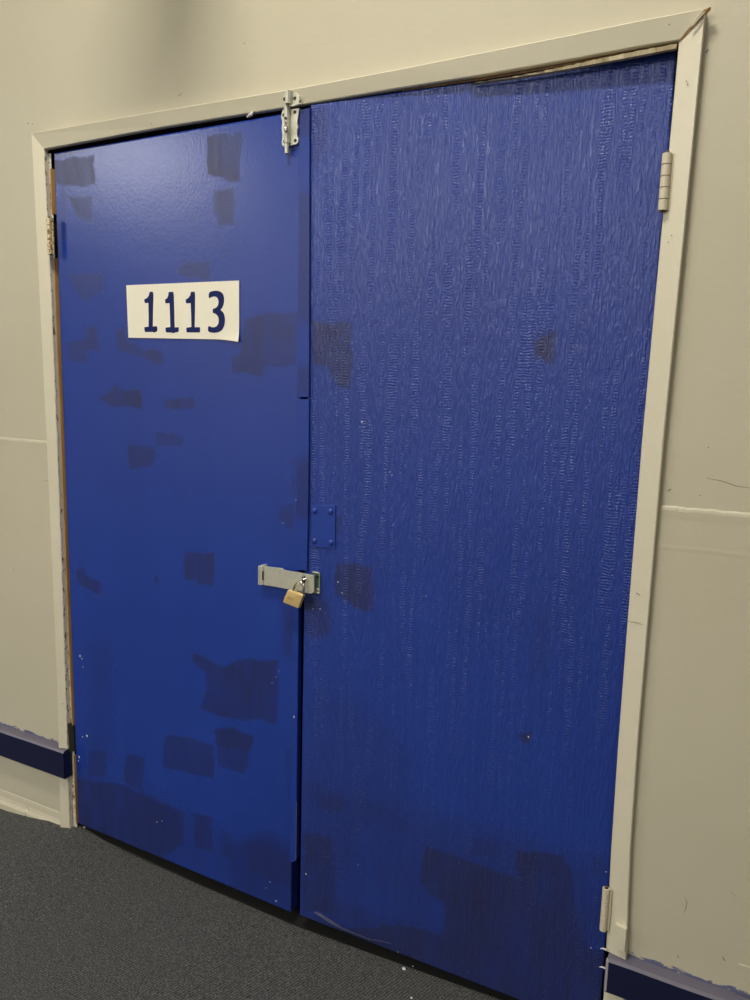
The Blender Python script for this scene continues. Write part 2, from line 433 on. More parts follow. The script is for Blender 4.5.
# dark brown unpainted underside of the header toward the right, plus stop strips in the rebate
bm = B()
pts = HI[3:]
rows = []
for i, p in enumerate(pts):
    w = 0.003 + 0.006 * i / (len(pts) - 1)
    rows.append([bm.verts.new(v) for v in (Vector((p.x, p.y + 0.010, p.z + 0.003)), Vector((p.x, p.y + 0.010, p.z - w)), Vector((p.x, p.y + 0.016, p.z - w)), Vector((p.x, p.y + 0.016, p.z + 0.003)))])
for a, b in zip(rows, rows[1:]):
    for k in range(4): bm.faces.new((a[k], b[k], b[(k + 1) % 4], a[(k + 1) % 4]))
bm.faces.new(rows[0]); bm.faces.new(list(reversed(rows[-1])))
obj('head_lining_edge', bm, 'brown', th, label='brown unpainted lining edge under the head architrave')

# jamb linings inside the opening
bm = B()
box(bm, X0, -0.004, WALL + 0.001, TH, 0.0, ZT)
box(bm, 1.6475, X1, WALL + 0.001, TH, 0.0, ZT)
box(bm, -0.004, 1.6475, WALL + 0.001, TH, 2.064, ZT)
obj('trim_4', bm, 'redwood', origin=(0.82, TH, 0), kind='structure', label='dark timber door lining set back behind the cream architraves', category='door frame')
# left reveal: flaking paint then a line of bare timber next to the leaf
bm = B()
nz = 150; rows = []
for i in range(nz + 1):
    z = 0.004 + (2.045 - 0.004) * i / nz
    xi = cut(LI, z).x; xl = LP(52 + 26 * (2.05 - z) / 2.03, 152 + 671 * (2.05 - z) / 2.03).x
    j = 0.0018 * noise.noise(Vector((z * 40, 0, 0))) + 0.0012 * noise.noise(Vector((z * 130, 4, 0)))
    rows.append([bm.verts.new((xi - 0.0015, WALL - 0.012, z)), bm.verts.new((xi + 0.0005 + j, WALL - 0.0125, z)), bm.verts.new((min(xi - 0.001, xl - 0.006) + j, -0.011, z)), bm.verts.new((xl - 0.0035, -0.009, z))])
for a, b in zip(rows, rows[1:]):
    for k in range(3): bm.faces.new((a[k], b[k], b[k + 1], a[k + 1]))
obj('flaking_reveal', bm, 'flaky', tl, label='flaking grey-cream paint inside the narrow reveal')
bm = B()
for za, zb in ((0.03, 0.26), (0.36, 1.765), (1.885, 2.005)):
    n = max(3, int((zb - za) / 0.02)); rows = []
    for i in range(n + 1):
        z = za + (zb - za) * i / n
        j = 0.0008 * noise.noise(Vector((z * 50, 8, 0)))
        xl = LP(52 + (78 - 52) * (2.05 - z) / 2.03, 152 + 671 * (2.05 - z) / 2.03).x - 0.0015
        rows.append([bm.verts.new(v) for v in ((xl - (0.0032 if z < 0.3 else 0.0052) + j, -0.004, z), (xl - (0.0027 if z < 0.3 else 0.0046) + j, -0.0125, z), (xl - 0.0012, -0.0125, z), (xl - 0.0012, 0.012, z))])
    for a, b in zip(rows, rows[1:]):
        for k in range(3): bm.faces.new((a[k], b[k], b[k + 1], a[k + 1]))
    bm.faces.new(rows[0]); bm.faces.new(list(reversed(rows[-1])))
obj('bare_timber_edge', bm, 'timber', tl, label='thin strip of bare orange timber beside the leaf')
# cream slip of rebate stop above the grained leaf
bm = B()
tp = [(470, 83.0), (520, 76.0), (560, 69.5), (600, 62), (640, 54.5), (676, 47.5)]
up = [(470, 83.2), (520, 75.4), (560, 67.5), (600, 58.5), (640, 50.5), (677, 43.5)]
rng = random.Random(5)
n = 60; F1 = []; F2 = []
def lerpline(l, t):
    s = t * (len(l) - 1); i = min(int(s), len(l) - 2); f = s - i
    return (l[i][0] + (l[i + 1][0] - l[i][0]) * f, l[i][1] + (l[i + 1][1] - l[i][1]) * f)
rows = []
for i in range(n + 1):
    t = i / n
    u = lerpline(up, t); d = lerpline(tp, t)
    u = (u[0], u[1] + 1.1 * noise.noise(Vector((t * 40, 1, 0))))
    a, b = at(*u, AF_I + 0.0015 + 0.002 * noise.noise(Vector((t * 25, 7, 0)))), at(d[0], d[1] + 0.8, AF_I + 0.003)
    rows.append([bm.verts.new(a), bm.verts.new(b), bm.verts.new(b + Vector((0, 0.010, 0))), bm.verts.new(a + Vector((0, 0.010, 0)))])
for a, b in zip(rows, rows[1:]):
    for k in range(4): bm.faces.new((a[k], b[k], b[(k + 1) % 4], a[(k + 1) % 4]))
bm.faces.new(rows[0]); bm.faces.new(list(reversed(rows[-1])))
obj('rough_stop_strip', bm, 'rawcream', th, label='rough unpainted cream stop strip above the grained door')
# filler block let into the foot of the right architrave
bm = B()
q = [at(x, y, AF_O - 0.0035) for x, y in ((615.5, 924.5), (626.5, 929.5), (624.5, 952.5), (616.5, 949))]
slabpoly(bm, q, 0.010, 0, 0.0008)
obj('patch_block', bm, 'trim', tr, label='small cream patch block at the foot of the architrave')
bm = B()
for x, y in ((602.5, 950), (601.5, 968.5)):
    a = at(x + 4, y, AF_I - 0.004)
    tube(bm, [a, a + Vector((-0.007, -0.001, 0.0015)), a + Vector((-0.013, -0.001, -0.001))], [0.0020, 0.0019, 0.0006], 8)
obj('paint_drip', bm, 'chip', tr, label='pale hardened paint nibs at the rail end')

# ------------------------------------------------------------------ bumper rails + baseboard
def rail(name, xa, xb, z0, z1, end_left, label):
    bm = B(); c = 0.005; prof = [(WALL - 0.0, z0), (WALL - RT + 0.002, z0), (WALL - RT, z0 + 0.003), (WALL - RT, z1 - 0.006), (WALL - RT + c, z1), (WALL - 0.0, z1 + 0.002)]
    nx = max(4, int(abs(xb - xa) / 0.05)); rows = []
    for i in range(nx + 1):
        x = xa + (xb - xa) * i / nx
        w = 0.0012 * noise.noise(Vector((x * 11, z0 * 30, 0)))
        rows.append([bm.verts.new((x, y, z + (w if k in (3, 4) else 0))) for k, (y, z) in enumerate(prof)])
    for a, b in zip(rows, rows[1:]):
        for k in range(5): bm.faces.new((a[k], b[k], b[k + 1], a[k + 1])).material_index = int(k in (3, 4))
        bm.faces.new((a[5], b[5], b[0], a[0]))
    bm.faces.new(rows[0]); bm.faces.new(list(reversed(rows[-1])))
    return obj(name, bm, ['navy', 'dusty_lit_top'], origin=((xa + xb) / 2, WALL, z0), kind='structure', label=label, category='bumper rail', smooth=False)
xl = at(63.6, 765, WALL - RT).x
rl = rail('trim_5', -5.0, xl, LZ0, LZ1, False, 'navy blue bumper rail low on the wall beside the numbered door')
xr = at(606, 975, WALL - RT).x
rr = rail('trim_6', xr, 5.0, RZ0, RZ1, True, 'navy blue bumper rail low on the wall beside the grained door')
bm = B()
box(bm, xr - 0.0022, xr + 0.0035, WALL - RT - 0.0012, WALL - RT + 0.010, RZ0 + 0.004, RZ1 - 0.003, 0.0010)
obj('worn_end', bm, 'worn_edge', rr, label='worn pale edge on the rail end')
# coved cream skirting on the left, chipped along its foot
bm = B(); rows = []
prof = [(0.0, 0.050), (-0.0015, 0.047), (-0.003, 0.038), (-0.0045, 0.028), (-0.008, 0.018), (-0.014, 0.008), (-0.017, -0.016), (0.0, -0.016)]
xb = cut(LO, 0.05).x - 0.001
n = 120
for i in range(n + 1):
    x = -1.4 + (xb + 1.4) * i / n
    j = noise.noise(Vector((x * 26, 0, 3))); ch = max(0, noise.noise(Vector((x * 60, 2, 3))) - 0.12) * (1.0 if x > -0.25 else 0.35)
    rows.append([bm.verts.new((x, WALL - 0.0024 + y + (0.010 * ch if 3 < k < 7 else 0), z + 0.0025 * j * (k in (1, 2, 3)) + (0.01 * ch if k == 5 else 0))) for k, (y, z) in enumerate(prof)])
for a, b in zip(rows, rows[1:]):
    for k in range(7): bm.faces.new((a[k], b[k], b[k + 1], a[k + 1]))
    bm.faces.new((a[7], b[7], b[0], a[0]))
bm.faces.new(rows[0]); bm.faces.new(list(reversed(rows[-1])))
obj('baseboard_left', bm, 'wall', origin=(-0.3, WALL, 0), kind='structure', label='low coved cream skirting with a chipped foot under the bumper rail', category='baseboard')

# ------------------------------------------------------------------ door leaves
def sdf_poly(px, pz, poly):
    """signed distance (m, negative inside) from grid points to a polygon."""
    d = np.full(px.shape, 1e9); inside = np.zeros(px.shape, bool); n = len(poly)
    for i in range(n):
        ax, az = poly[i]; bx, bz = poly[(i + 1) % n]
        ex, ez = bx - ax, bz - az; L = ex * ex + ez * ez + 1e-12
        t = np.clip(((px - ax) * ex + (pz - az) * ez) / L, 0, 1)
        d = np.minimum(d, (px - ax - t * ex) ** 2 + (pz - az - t * ez) ** 2)
        c = ((az > pz) != (bz > pz)) & (px < ex * (pz - az) / (ez + 1e-12) + ax)
        inside ^= c
    d = np.sqrt(d); return np.where(inside, -d, d)
def vnoise(px, pz, s, seed):
    """cheap smooth value noise on a lattice (numpy)."""
    r = np.random.RandomState(seed); T = r.rand(256, 256)
    u, v = px * s + 50, pz * s + 50
    i, j = np.floor(u).astype(int), np.floor(v).astype(int); fu, fv = u - i, v - j
    fu = fu * fu * (3 - 2 * fu); fv = fv * fv * (3 - 2 * fv)
    g = lambda a, b: T[a % 256, b % 256]
    return (g(i, j) * (1 - fu) + g(i + 1, j) * fu) * (1 - fv) + (g(i, j + 1) * (1 - fu) + g(i + 1, j + 1) * fu) * fv - 0.5

def leaf_mesh(corners, yfun, patches, unproj, thick, step=0.003, rnd=0.002):
    """corners TL,TR,BR,BL (x,z) ; dense front face carrying the 'touch_up' mask of wear and broad darker areas."""
    TL, TR, BR, BL = corners
    W = TR[0] - TL[0]; H = TL[1] - BL[1]
    nx = int(W / step); nz = int(H / step)
    us = np.concatenate([[0, rnd / W], np.linspace(2 * rnd / W, 1 - 2 * rnd / W, nx), [1 - rnd / W, 1]])
    vs = np.concatenate([[0, rnd / H], np.linspace(2 * rnd / H, 1 - 2 * rnd / H, nz), [1 - rnd / H, 1]])
    U, V = np.meshgrid(us, vs)                      # rows: v from bottom
    X = (BL[0] * (1 - U) + BR[0] * U) * (1 - V) + (TL[0] * (1 - U) + TR[0] * U) * V
    Z = (BL[1] * (1 - U) + BR[1] * U) * (1 - V) + (TL[1] * (1 - U) + TR[1] * U) * V
    Y = yfun(X)
    Y[0, :] += rnd; Y[-1, :] += rnd; Y[1:-1, 0] += rnd; Y[1:-1, -1] += rnd
    Y[1, 1:-1] += rnd * .3; Y[-2, 1:-1] += rnd * .3; Y[1:-1, 1] += rnd * .3; Y[1:-1, -2] += rnd * .3
    m = np.zeros(X.shape)
    for k, (poly, strength, feather) in enumerate(patches):
        P = [(q.x, q.z) for q in (unproj(*p) for p in poly)]
        x0, x1 = min(p[0] for p in P) - .04, max(p[0] for p in P) + .04
        z0, z1 = min(p[1] for p in P) - .04, max(p[1] for p in P) + .04
        sel = (X > x0) & (X < x1) & (Z > z0) & (Z < z1)
        px, pz = X[sel], Z[sel]
        d = sdf_poly(px, pz, P) + 0.009 * vnoise(px, pz, 40, k) + 0.006 * vnoise(px, pz, 130, k + 31)
        s = np.clip(0.5 - d / (2 * feather), 0, 1); s = s * s * (3 - 2 * s) * strength
        s *= 0.86 + 0.34 * vnoise(px * 3, pz * 0.6, 22, k + 77) + 0.3 * vnoise(px, pz, 12, k + 5)
        m[sel] = 1 - (1 - m[sel]) * (1 - np.clip(s, 0, 1) * .93)
    nr, nc = X.shape
    co = np.stack([X, Y, Z], -1).reshape(-1, 3)
    idx = np.arange(nr * nc).reshape(nr, nc)
    quads = np.stack([idx[:-1, :-1], idx[:-1, 1:], idx[1:, 1:], idx[1:, :-1]], -1).reshape(-1, 4)
    nb = nr * nc
    back = np.array([(c[0], yfun(np.array(c[0])) + thick, c[1]) for c in (BL, BR, TR, TL)])
    co = np.concatenate([co, back])
    faces = quads.tolist()
    bl, br, trr, tll = nb, nb + 1, nb + 2, nb + 3
    faces.append([bl, tll, trr, br])
    faces.append(list(idx[0, ::-1]) + [bl, br])
    faces.append(list(idx[:, -1][::-1]) + [br, trr])
    faces.append(list(idx[-1, :]) + [trr, tll])
    faces.append(list(idx[:, 0]) + [tll, bl])
    faces = [[int(i) for i in f] for f in faces]
    me = bpy.data.meshes.new('leaf'); me.from_pydata(co.tolist(), [], faces)
    a = me.attributes.new('touch_up', 'FLOAT', 'POINT')
    a.data.foreach_set('value', np.concatenate([m.reshape(-1), np.zeros(4)]).astype(np.float32))
    me.update()
    return me

PL = [
 ([(52,160),(94,155),(95,183),(75,187),(56,184)], .9, .004), ([(70,198),(92,196),(93,221),(79,219)], .7, .006),
 ([(207,137),(240,132),(242,141),(240,182),(219,179),(208,175)], .9, .004), ([(214,191),(234,188),(235,225),(219,225),(213,208)], .8, .005),
 ([(178,264),(210,261),(212,279),(200,279),(176,274)], .65, .006), ([(69,275),(102,274),(103,292),(93,294),(90,302),(79,297),(73,289)], .6, .006),
 ([(67,342),(85,340),(88,327),(98,327),(100,350),(88,352),(87,361),(66,361)], .65, .005),
 ([(116,330),(125,329),(128,341),(143,347),(143,356),(131,355),(118,348)], .65, .005), ([(145,350),(164,350),(164,367),(154,363),(144,357)], .65, .005),
 ([(244,319),(272,313),(304,313),(304,365),(265,365),(263,375),(232,372),(232,354),(242,353)], .75, .004),
 ([(278,328),(294,326),(294,340),(280,342)], .4, .004),
 ([(99,397),(112,389),(117,383),(122,390),(141,390),(141,408),(123,407),(112,408),(95,397)], .75, .004),
 ([(122,390),(141,390),(141,408),(123,407)], .4, .002),
 ([(164,399),(194,399),(194,409),(165,409)], .75, .003), ([(156,432),(171,433),(184,440),(181,446),(158,447)], .65, .004),
 ([(128,445),(156,448),(155,460),(151,466),(130,469)], .75, .004), ([(280,506),(297,502),(298,528),(288,528),(278,518)], .5, .010),
 ([(292,460),(300,462),(299,500),(292,496)], .5, .006),
 ([(76,568),(81,567),(86,577),(100,582),(99,594),(81,585),(76,577)], .8, .004), ([(154,575),(159,575),(159,582),(154,584)], .7, .003),
 ([(185,552),(214,554),(213,586),(199,584),(195,579),(185,580)], .8, .003),
 ([(193,653),(198,653),(210,661),(223,667),(247,658),(277,661),(278,683),(275,727),(257,718),(247,723),(200,709),(207,690),(207,673),(193,662)], .8, .004),
 ([(165,735),(192,738),(213,745),(215,780),(193,773),(163,767)], .7, .004), ([(215,730),(233,728),(253,738),(250,750),(245,775),(217,765),(216,740)], .65, .004),
 ([(215,730),(233,728),(253,738),(250,752),(217,746)], .5, .003),
 ([(128,753),(145,758),(143,792),(123,782),(125,765)], .65, .004), ([(88,750),(107,753),(107,778),(88,777)], .6, .006),
 ([(74,780),(117,783),(150,797),(183,813),(183,842),(160,860),(76,828)], .8, .009), ([(195,814),(213,817),(213,852),(195,847)], .7, .005),
 ([(245,838),(275,832),(298,850),(294,890),(252,872)], .5, .02), ([(282,600),(305,602),(305,662),(284,655)], .55, .012),
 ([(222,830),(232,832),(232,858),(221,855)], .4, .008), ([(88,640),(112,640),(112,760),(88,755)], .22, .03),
 ([(78,770),(150,790),(230,838),(300,856),(296,915),(180,872),(78,830)], .30, .03), ([(225,845),(262,838),(300,862),(296,915),(232,890)], .35, .02),  # broad faint patches, darker towards the foot of the leaf
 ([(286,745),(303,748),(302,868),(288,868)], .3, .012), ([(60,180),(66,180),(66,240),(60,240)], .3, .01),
]
PR = [
 ([(313,322),(350,324),(352,356),(350,390),(336,386),(328,368),(312,364)], .8, .006), ([(536,342),(542,334),(555,331),(555,352),(551,364),(542,360),(535,355)], .85, .008),
 ([(336,562),(373,567),(373,612),(360,610),(352,605),(334,594)], .85, .004), ([(333,517),(344,518),(340,533),(333,535)], .6, .006),
 ([(424,845),(516,878),(517,850),(564,856),(570,870),(576,903),(579,926),(588,947),(605,953),(600,1000),(590,1040),(500,1010),(400,965),(330,930),(400,925),(443,935),(444,901),(432,897),(421,882),(422,859)], .85, .004),
 ([(303,832),(332,838),(338,870),(332,912),(303,912)], .65, .008), ([(318,797),(345,797),(342,812),(320,810)], .45, .006),
 ([(518,735),(531,732),(530,746),(522,742)], .9, .003), ([(473,838),(497,844),(497,859),(469,853)], .4, .006), ([(590,855),(604,855),(604,875),(592,873)], .4, .008),
 ([(312,110),(328,108),(326,150),(312,170)], .45, .012), ([(306,595),(330,600),(332,635),(306,640)], .6, .012), ([(535,610),(552,612),(548,680),(532,672)], .2, .01),
 ([(304,780),(420,812),(520,838),(602,870),(604,1040),(440,985),(300,920)], .38, .045), ([(306,690),(360,700),(420,760),(400,830),(306,800)], .18, .04),  # large weak patches darkening the lower part of the leaf
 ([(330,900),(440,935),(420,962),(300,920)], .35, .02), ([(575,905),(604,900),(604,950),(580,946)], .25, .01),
]
def xz(p): return (p.x, p.z)
# left leaf
cl = [xz(LP(53.5, 153)), None, None, xz(LP(78, 823.5))]
trp = LP(300, 111); brp = LP(290.5, 912.5)
XS = 0.5 * (trp.x + brp.x)
cl[1] = (trp.x + 0.004, trp.z); cl[2] = (brp.x, brp.z)
TK = 0.036
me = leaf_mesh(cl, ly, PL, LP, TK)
dl = obj('door_1', me, 'blue_smooth', origin=(0.0, 0.01, 0.01), kind='structure', category='door',
         label='smooth blue door leaf numbered 1113 with darker touch-up patches')
# rebated lip on its meeting edge, broken away at the bottom
bm = B()
zt = trp.z - 0.002
lip_pts = []
for px_, py_ in ((311, 109), (311, 300), (308.5, 500), (305.5, 600), (303.8, 700), (302.6, 800), (301.8, 860)):
    lip_pts.append(LP(px_, py_))
zs = [p.z for p in lip_pts]
outer = [Vector((min(p.x, 0.8475), ly(p.x), p.z)) for p in lip_pts]
def slab_edge_x(z): return cl[2][0] + (cl[1][0] - cl[2][0]) * (z - cl[2][1]) / (cl[1][1] - cl[2][1])
rows = []
dense = []
for i in range(140):
    t = i / 139; z = zs[0] + (zs[-1] - zs[0]) * t
    for a, b in zip(outer, outer[1:]):
        if a.z >= z >= b.z - 1e-6: q = a.lerp(b, (a.z - z) / max(a.z - b.z, 1e-6)); break
    dense.append(q)
last = dense[-1]
for kk, (dx, dz) in enumerate(((0.0, -0.006), (-0.004, -0.012), (-0.010, -0.015), (-0.016, -0.018))):
    dense.append(last + Vector((dx, 0, dz)))
for q in dense:
    x0 = slab_edge_x(q.z) - 0.005
    x1 = max(q.x, x0 + 0.001) + 0.0006 * noise.noise(Vector((q.z * 30, 0, 9)))
    yb = ly(x1)
    rows.append([bm.verts.new(v) for v in ((x0, ly(x0) - 0.0003, q.z), (x1 - 0.0010, yb - 0.0003, q.z), (x1, yb + 0.0010, q.z), (x1, yb + 0.016, q.z), (x0, ly(x0) + 0.016, q.z))])
for a, b in zip(rows, rows[1:]):
    for k in range(4):
        f = bm.faces.new((a[k], b[k], b[k + 1], a[k + 1]))
        zz = a[0].co.z
        if k == 1 and (0.17 < zz < 0.36): f.material_index = 1
    bm.faces.new((a[4], b[4], b[0], a[0]))
bm.faces.new(rows[0]); bm.faces.new(list(reversed(rows[-1])))
obj('edge_lip', bm, ['blue_smooth', 'worn_lip'], dl, label='rebated blue edge lip broken off at its foot')

# right leaf
cr = [xz(RP(310.5, 105)), xz(RP(676.5, 50.5)), xz(RP(598.2, 1031)), xz(RP(299.5, 915.5))]
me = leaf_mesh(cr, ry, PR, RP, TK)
dr = obj('door_2', me, 'blue_grain', origin=(1.63, 0.03, 0.01), kind='structure', category='door',
         label='wood-grain embossed blue door leaf without a number')

# paint flecks: tiny white chips on both leaves
def flecks(pts, P, parent, lab):
    bm = B(); rng = random.Random(11)
    for x, y, r in pts:
        c = P(x, y, 0.0004); n = 7
        vs = [bm.verts.new(c + Vector((math.cos(a) * r * rng.uniform(.5, 1.2), 0, math.sin(a) * r * rng.uniform(.6, 1.5)))) for a in (2 * math.pi * k / n for k in range(n))]
        top = bm.verts.new(c + Vector((0, -0.0006, 0)))
        for k in range(n): bm.faces.new((vs[k], vs[(k + 1) % n], top))
    obj('paint_flecks', bm, 'chip', parent, kind='stuff', label=lab)
flecks([(80, 656, .0035), (82, 659, .0022), (83, 667, .0018), (87, 736, .004), (82.5, 737, .0025), (79, 757, .004), (78.5, 761, .0025), (294, 717, .003), (276, 677, .0014), (272, 683, .0014), (279, 671, .0012),
        (298, 517, .0016), (296, 500, .0015), (157, 822, .002), (270, 882, .002), (276, 901, .0025), (266, 888, .0014), (162, 821, .002), (283, 523, .0014)], LP, dl, 'white chips and specks on the smooth leaf')
flecks([(362, 422, .0022), (390, 472, .0014), (392, 475, .0013), (338, 582, .0022), (342, 593, .0018), (320, 609, .0018), (313, 609, .0013), (528.5, 737, .0022), (306, 874, .0026), (358, 865, .0016), (398, 952, .0018), (591, 948, .0016),
        (606, 872, .0014), (426, 596, .0012), (360, 427, .0012)], RP, dr, 'white chips and specks on the grained leaf')

# cover strip in three lengths over the meeting edges, on the numbered leaf
def strip_piece(pxs, tone):
    bm = B()
    q = [LP(x, y, 0.0045) for x, y in pxs]
    slabpoly(bm, q, 0.0045, 0, 0.0014)
    return obj('cover_strip', bm, 'blue_strip', dl, label=tone)
strip_piece([(299.5, 110), (309.5, 107.5), (309.3, 250), (308.9, 397), (297.2, 397.5), (298.5, 250)], 'blue meeting strip below the barrel bolt')
strip_piece([(297.2, 399.5), (308.9, 399), (308.3, 490), (306.8, 571), (294.8, 570), (296.4, 490)], 'blue meeting strip above the hasp')

# gouged, peeling edge near the foot of the grained leaf
bm = B()
cen = [(314, 912), (320, 914.5), (330, 921), (342, 928), (356, 934), (369, 939), (380, 941), (391, 943.5)]
wid = [0.6, 1.8, 2.2, 1.2, 0.8, 0.7, 0.7, 0.4]
rows = []
for i, ((x, y), w) in enumerate(zip(cen, wid)):
    lift = 0.001 + 0.006 * math.sin(math.pi * i / 7.0)
    a, b, c = RP(x + 0.5, y - w * .4, lift), RP(x - 0.3, y + w, 0.0008), RP(x + 0.6, y - w * 0.6, 0.0002)
    rows.append([bm.verts.new(v) for v in (c, a, b)])
for a, b in zip(rows, rows[1:]):
    for k in range(2): bm.faces.new((a[k], b[k], b[k + 1], a[k + 1]))
    bm.faces.new((a[2], b[2], b[0], a[0]))
bm.faces.new(rows[0]); bm.faces.new(list(reversed(rows[-1])))
M['peel'] = mat('peeled_blue_skin', (0.16, 0.165, 0.30), 0.35)
obj('peeling_skin', bm, 'peel', dr, smooth=True, label='curled pale blue splinter of door skin')

# ------------------------------------------------------------------ hinges
def hinge(parent, c, L, r, nseg, ms, leafdir, lab, gap=0.0012, plate='hinge_cream'):
    e = empty('hinge', c, parent, label=lab)
    bm = B()
    z0 = c.z - L / 2; s = L / nseg
    for k in range(nseg):
        za, zb = z0 + k * s + gap / 2, z0 + (k + 1) * s - gap / 2
        tube(bm, [(c.x, c.y, za), (c.x, c.y, za + 0.0004), (c.x, c.y, zb - 0.0004), (c.x, c.y, zb)], [r * .94, r, r, r * .94], 18)
    obj('knuckle', bm, ms, e, origin=c, smooth=True)
    bm = B()
    tube(bm, [(c.x, c.y, z0 - 0.002), (c.x, c.y, z0 + L + 0.001), (c.x, c.y, z0 + L + 0.0035)], [r * .55, r * .55, r * .35], 12)
    obj('pin', bm, 'olive' if ms == 'oldbrass' else 'brown', e, origin=c, smooth=True)
    bm = B()
    box(bm, min(c.x, c.x + leafdir * 0.012), max(c.x, c.x + leafdir * 0.012), c.y + r * .2, c.y + r * .2 + 0.0025, z0 + 0.001, z0 + L - 0.001)
    obj('leaf_plate', bm, plate, e, origin=c)
    return e
def hc(xa, ya, xb, yb, Y):
    a, b = at(xa, ya, Y), at(xb, yb, Y)
    return (a + b) / 2, abs(a.z - b.z)
c, L = hc(668.5, 153, 661.5, 211, -0.028)
hinge(dr, c, L, 0.0088, 5, 'hinge_cream', 1, 'cream painted five-knuckle hinge near the top')
c, L = hc(606.8, 888, 602.5, 930, -0.030)
hinge(dr, c, L, 0.0075, 3, 'hinge_cream', 1, 'cream painted hinge with rust marks near the foot')
c, L = hc(48.8, 218, 51.0, 254.5, -0.034)
hinge(dl, c, L, 0.0072, 5, 'oldbrass', 1, 'worn brass hinge near the top', plate='oldbrass')
bm = B()
a, b = at(69.5, 724, -0.020), at(73, 752, -0.020)
q = [at(67.5, 724, -0.024), at(73, 723, -0.010), at(74.5, 751, -0.010), at(69.3, 752.5, -0.024)]
slabpoly(bm, q, 0.006, 0, 0.0008)
obj('hinge', bm, 'olive', dl, label='dark olive hinge leaf low on the jamb')

# ------------------------------------------------------------------ barrel bolt on the numbered leaf, keeper on the header
def ZL(zx, zy, ox, oy, s, off): return LP(ox + zx * s, oy + zy * s, off)
def bz(x, y, off): return ZL(x, y, 270, 80, 0.08, off)
bc = bz(245, 600, 0.0)
bolt = empty('barrel_bolt', bc, dl, label='galvanised steel barrel bolt beside the cover strip, rod end hanging below')
OF = 0.0052                                     # stands on the leaf, level with the cover strip
left = [(158, 372), (148, 410), (137, 455), (150, 505), (157, 525), (148, 560), (144, 600), (150, 640), (160, 690), (152, 730), (144, 780), (152, 820), (180, 836)]
right = [(330, 802), (350, 780), (354, 735), (338, 705), (333, 670), (341, 625), (347, 590), (337, 545), (338, 510), (350, 455), (355, 400), (368, 352)]
out = [bz(x, y, OF + 0.0022) for x, y in left + right]
bm = B(); slabpoly(bm, out, OF + 0.002, 0, 0.0007)
obj('base_plate', bm, 'steel', bolt)
# raised barrel channel
bm = B()
top, bot = bz(232, 345, OF), bz(232, 800, OF)
bw = 0.0072; ex = bot.x - top.x
prof = [(-bw, -0.0018), (-bw, -0.008), (-bw * .62, -0.0125), (0, -0.0142), (bw * .62, -0.0125), (bw, -0.008), (bw, -0.0018)]
segs = [0, 0.30, 0.304, 0.60, 0.604, 1.0]
def chan(t0, t1, pr):
    rows = []
    for t in (t0, t1):
        p = top.lerp(bot, t); rows.append([bm.verts.new((p.x + dx, p.y + dy, p.z)) for dx, dy in pr])
    a, b = rows
    for k in range(len(pr) - 1): bm.faces.new((a[k], b[k], b[k + 1], a[k + 1]))
    bm.faces.new((a[-1], b[-1], b[0], a[0])); bm.faces.new(a); bm.faces.new(list(reversed(b)))
chan(0.0, 0.32, prof); chan(0.32, 0.66, [q for q in prof if q[0] > -0.001] + [(0.0, -0.0018)]); chan(0.66, 1.0, prof)
obj('barrel', bm, 'steel', bolt, smooth=True)
bm = B()
ax = lambda t: top.lerp(bot, t) + Vector((0, -0.0072, 0))
d = (bot - top)
tube(bm, [top - d * 0.02 + Vector((0, -.0072, 0)), ax(0.0), ax(1.0), ax(1.29), ax(1.30)], [0.0048, 0.0052, 0.0052, 0.0052, 0.0042], 18)
obj('bolt_rod', bm, 'steel', bolt, smooth=True)
bm = B()
k0 = ax(0.38) + Vector((-0.002, -0.002, 0)); k1 = bz(208, 560, 0.018); k2 = bz(205, 612, 0.021)
tube(bm, [k0, k1, k2 + Vector((0, 0, 0.006)), k2, k2 + Vector((0, 0, -0.005)), k2 + Vector((0, 0, -0.008))], [0.003, 0.0034, 0.0048, 0.0058, 0.0046, 0.0016], 16)
obj('knob', bm, 'chrome', bolt, smooth=True)
bm = B()
p = ax(0.345) + Vector((0.001, -0.0064, 0)); bmesh.ops.create_uvsphere(bm, u_segments=12, v_segments=8, radius=0.0034, matrix=Matrix.Translation(p) @ Matrix.Scale(0.6, 4, (0, 1, 0)))
obj('slot', bm, 'hole', bolt)
for x, y in ((170, 437), (310, 402), (180, 768), (316, 755)):
    bm = B(); disc_dome(bm, bz(x, y, OF + 0.0022), 0.0036, 0.0016, 14)
    obj('screw', bm, 'olive', bolt, origin=bz(x, y, OF))
# keeper on the header
def kz(x, y, off): return at(270 + x * 0.08, 80 + y * 0.08, AF_O - 0.0012 - off)
kc = kz(250, 240, 0)
keep = empty('bolt_keeper', kc, th, label='galvanised keeper with arched loop and two screws above the bolt')
bm = B()
o_ = [(172, 205), (195, 178), (225, 170), (290, 166), (330, 168), (358, 195), (368, 245), (355, 292), (325, 318), (275, 322), (215, 312), (178, 290), (163, 245)]
slabpoly(bm, [kz(x, y, 0.0) for x, y in o_], 0.006, 0, 0.0006)
obj('keeper_plate', bm, 'steel', keep)
bm = B()
a0, a1 = kz(250, 150, 0.0), kz(250, 312, 0.0)
rows = []
prof = [(-0.0075, 0.001), (-0.0072, -0.009), (-0.003, -0.0135), (0.003, -0.0135), (0.0072, -0.009), (0.0075, 0.001), (0.0055, 0.001), (0.0052, -0.0078), (0.002, -0.0112), (-0.002, -0.0112), (-0.0052, -0.0078), (-0.0055, 0.001)]
for p in (a0, a1): rows.append([bm.verts.new((p.x + dx, p.y + dy, p.z)) for dx, dy in prof])
for k in range(12): bm.faces.new((rows[0][k], rows[1][k], rows[1][(k + 1) % 12], rows[0][(k + 1) % 12]))
bm.faces.new(rows[0]); bm.faces.new(list(reversed(rows[1])))
obj('keeper_loop', bm, 'steel', keep)
bm = B()
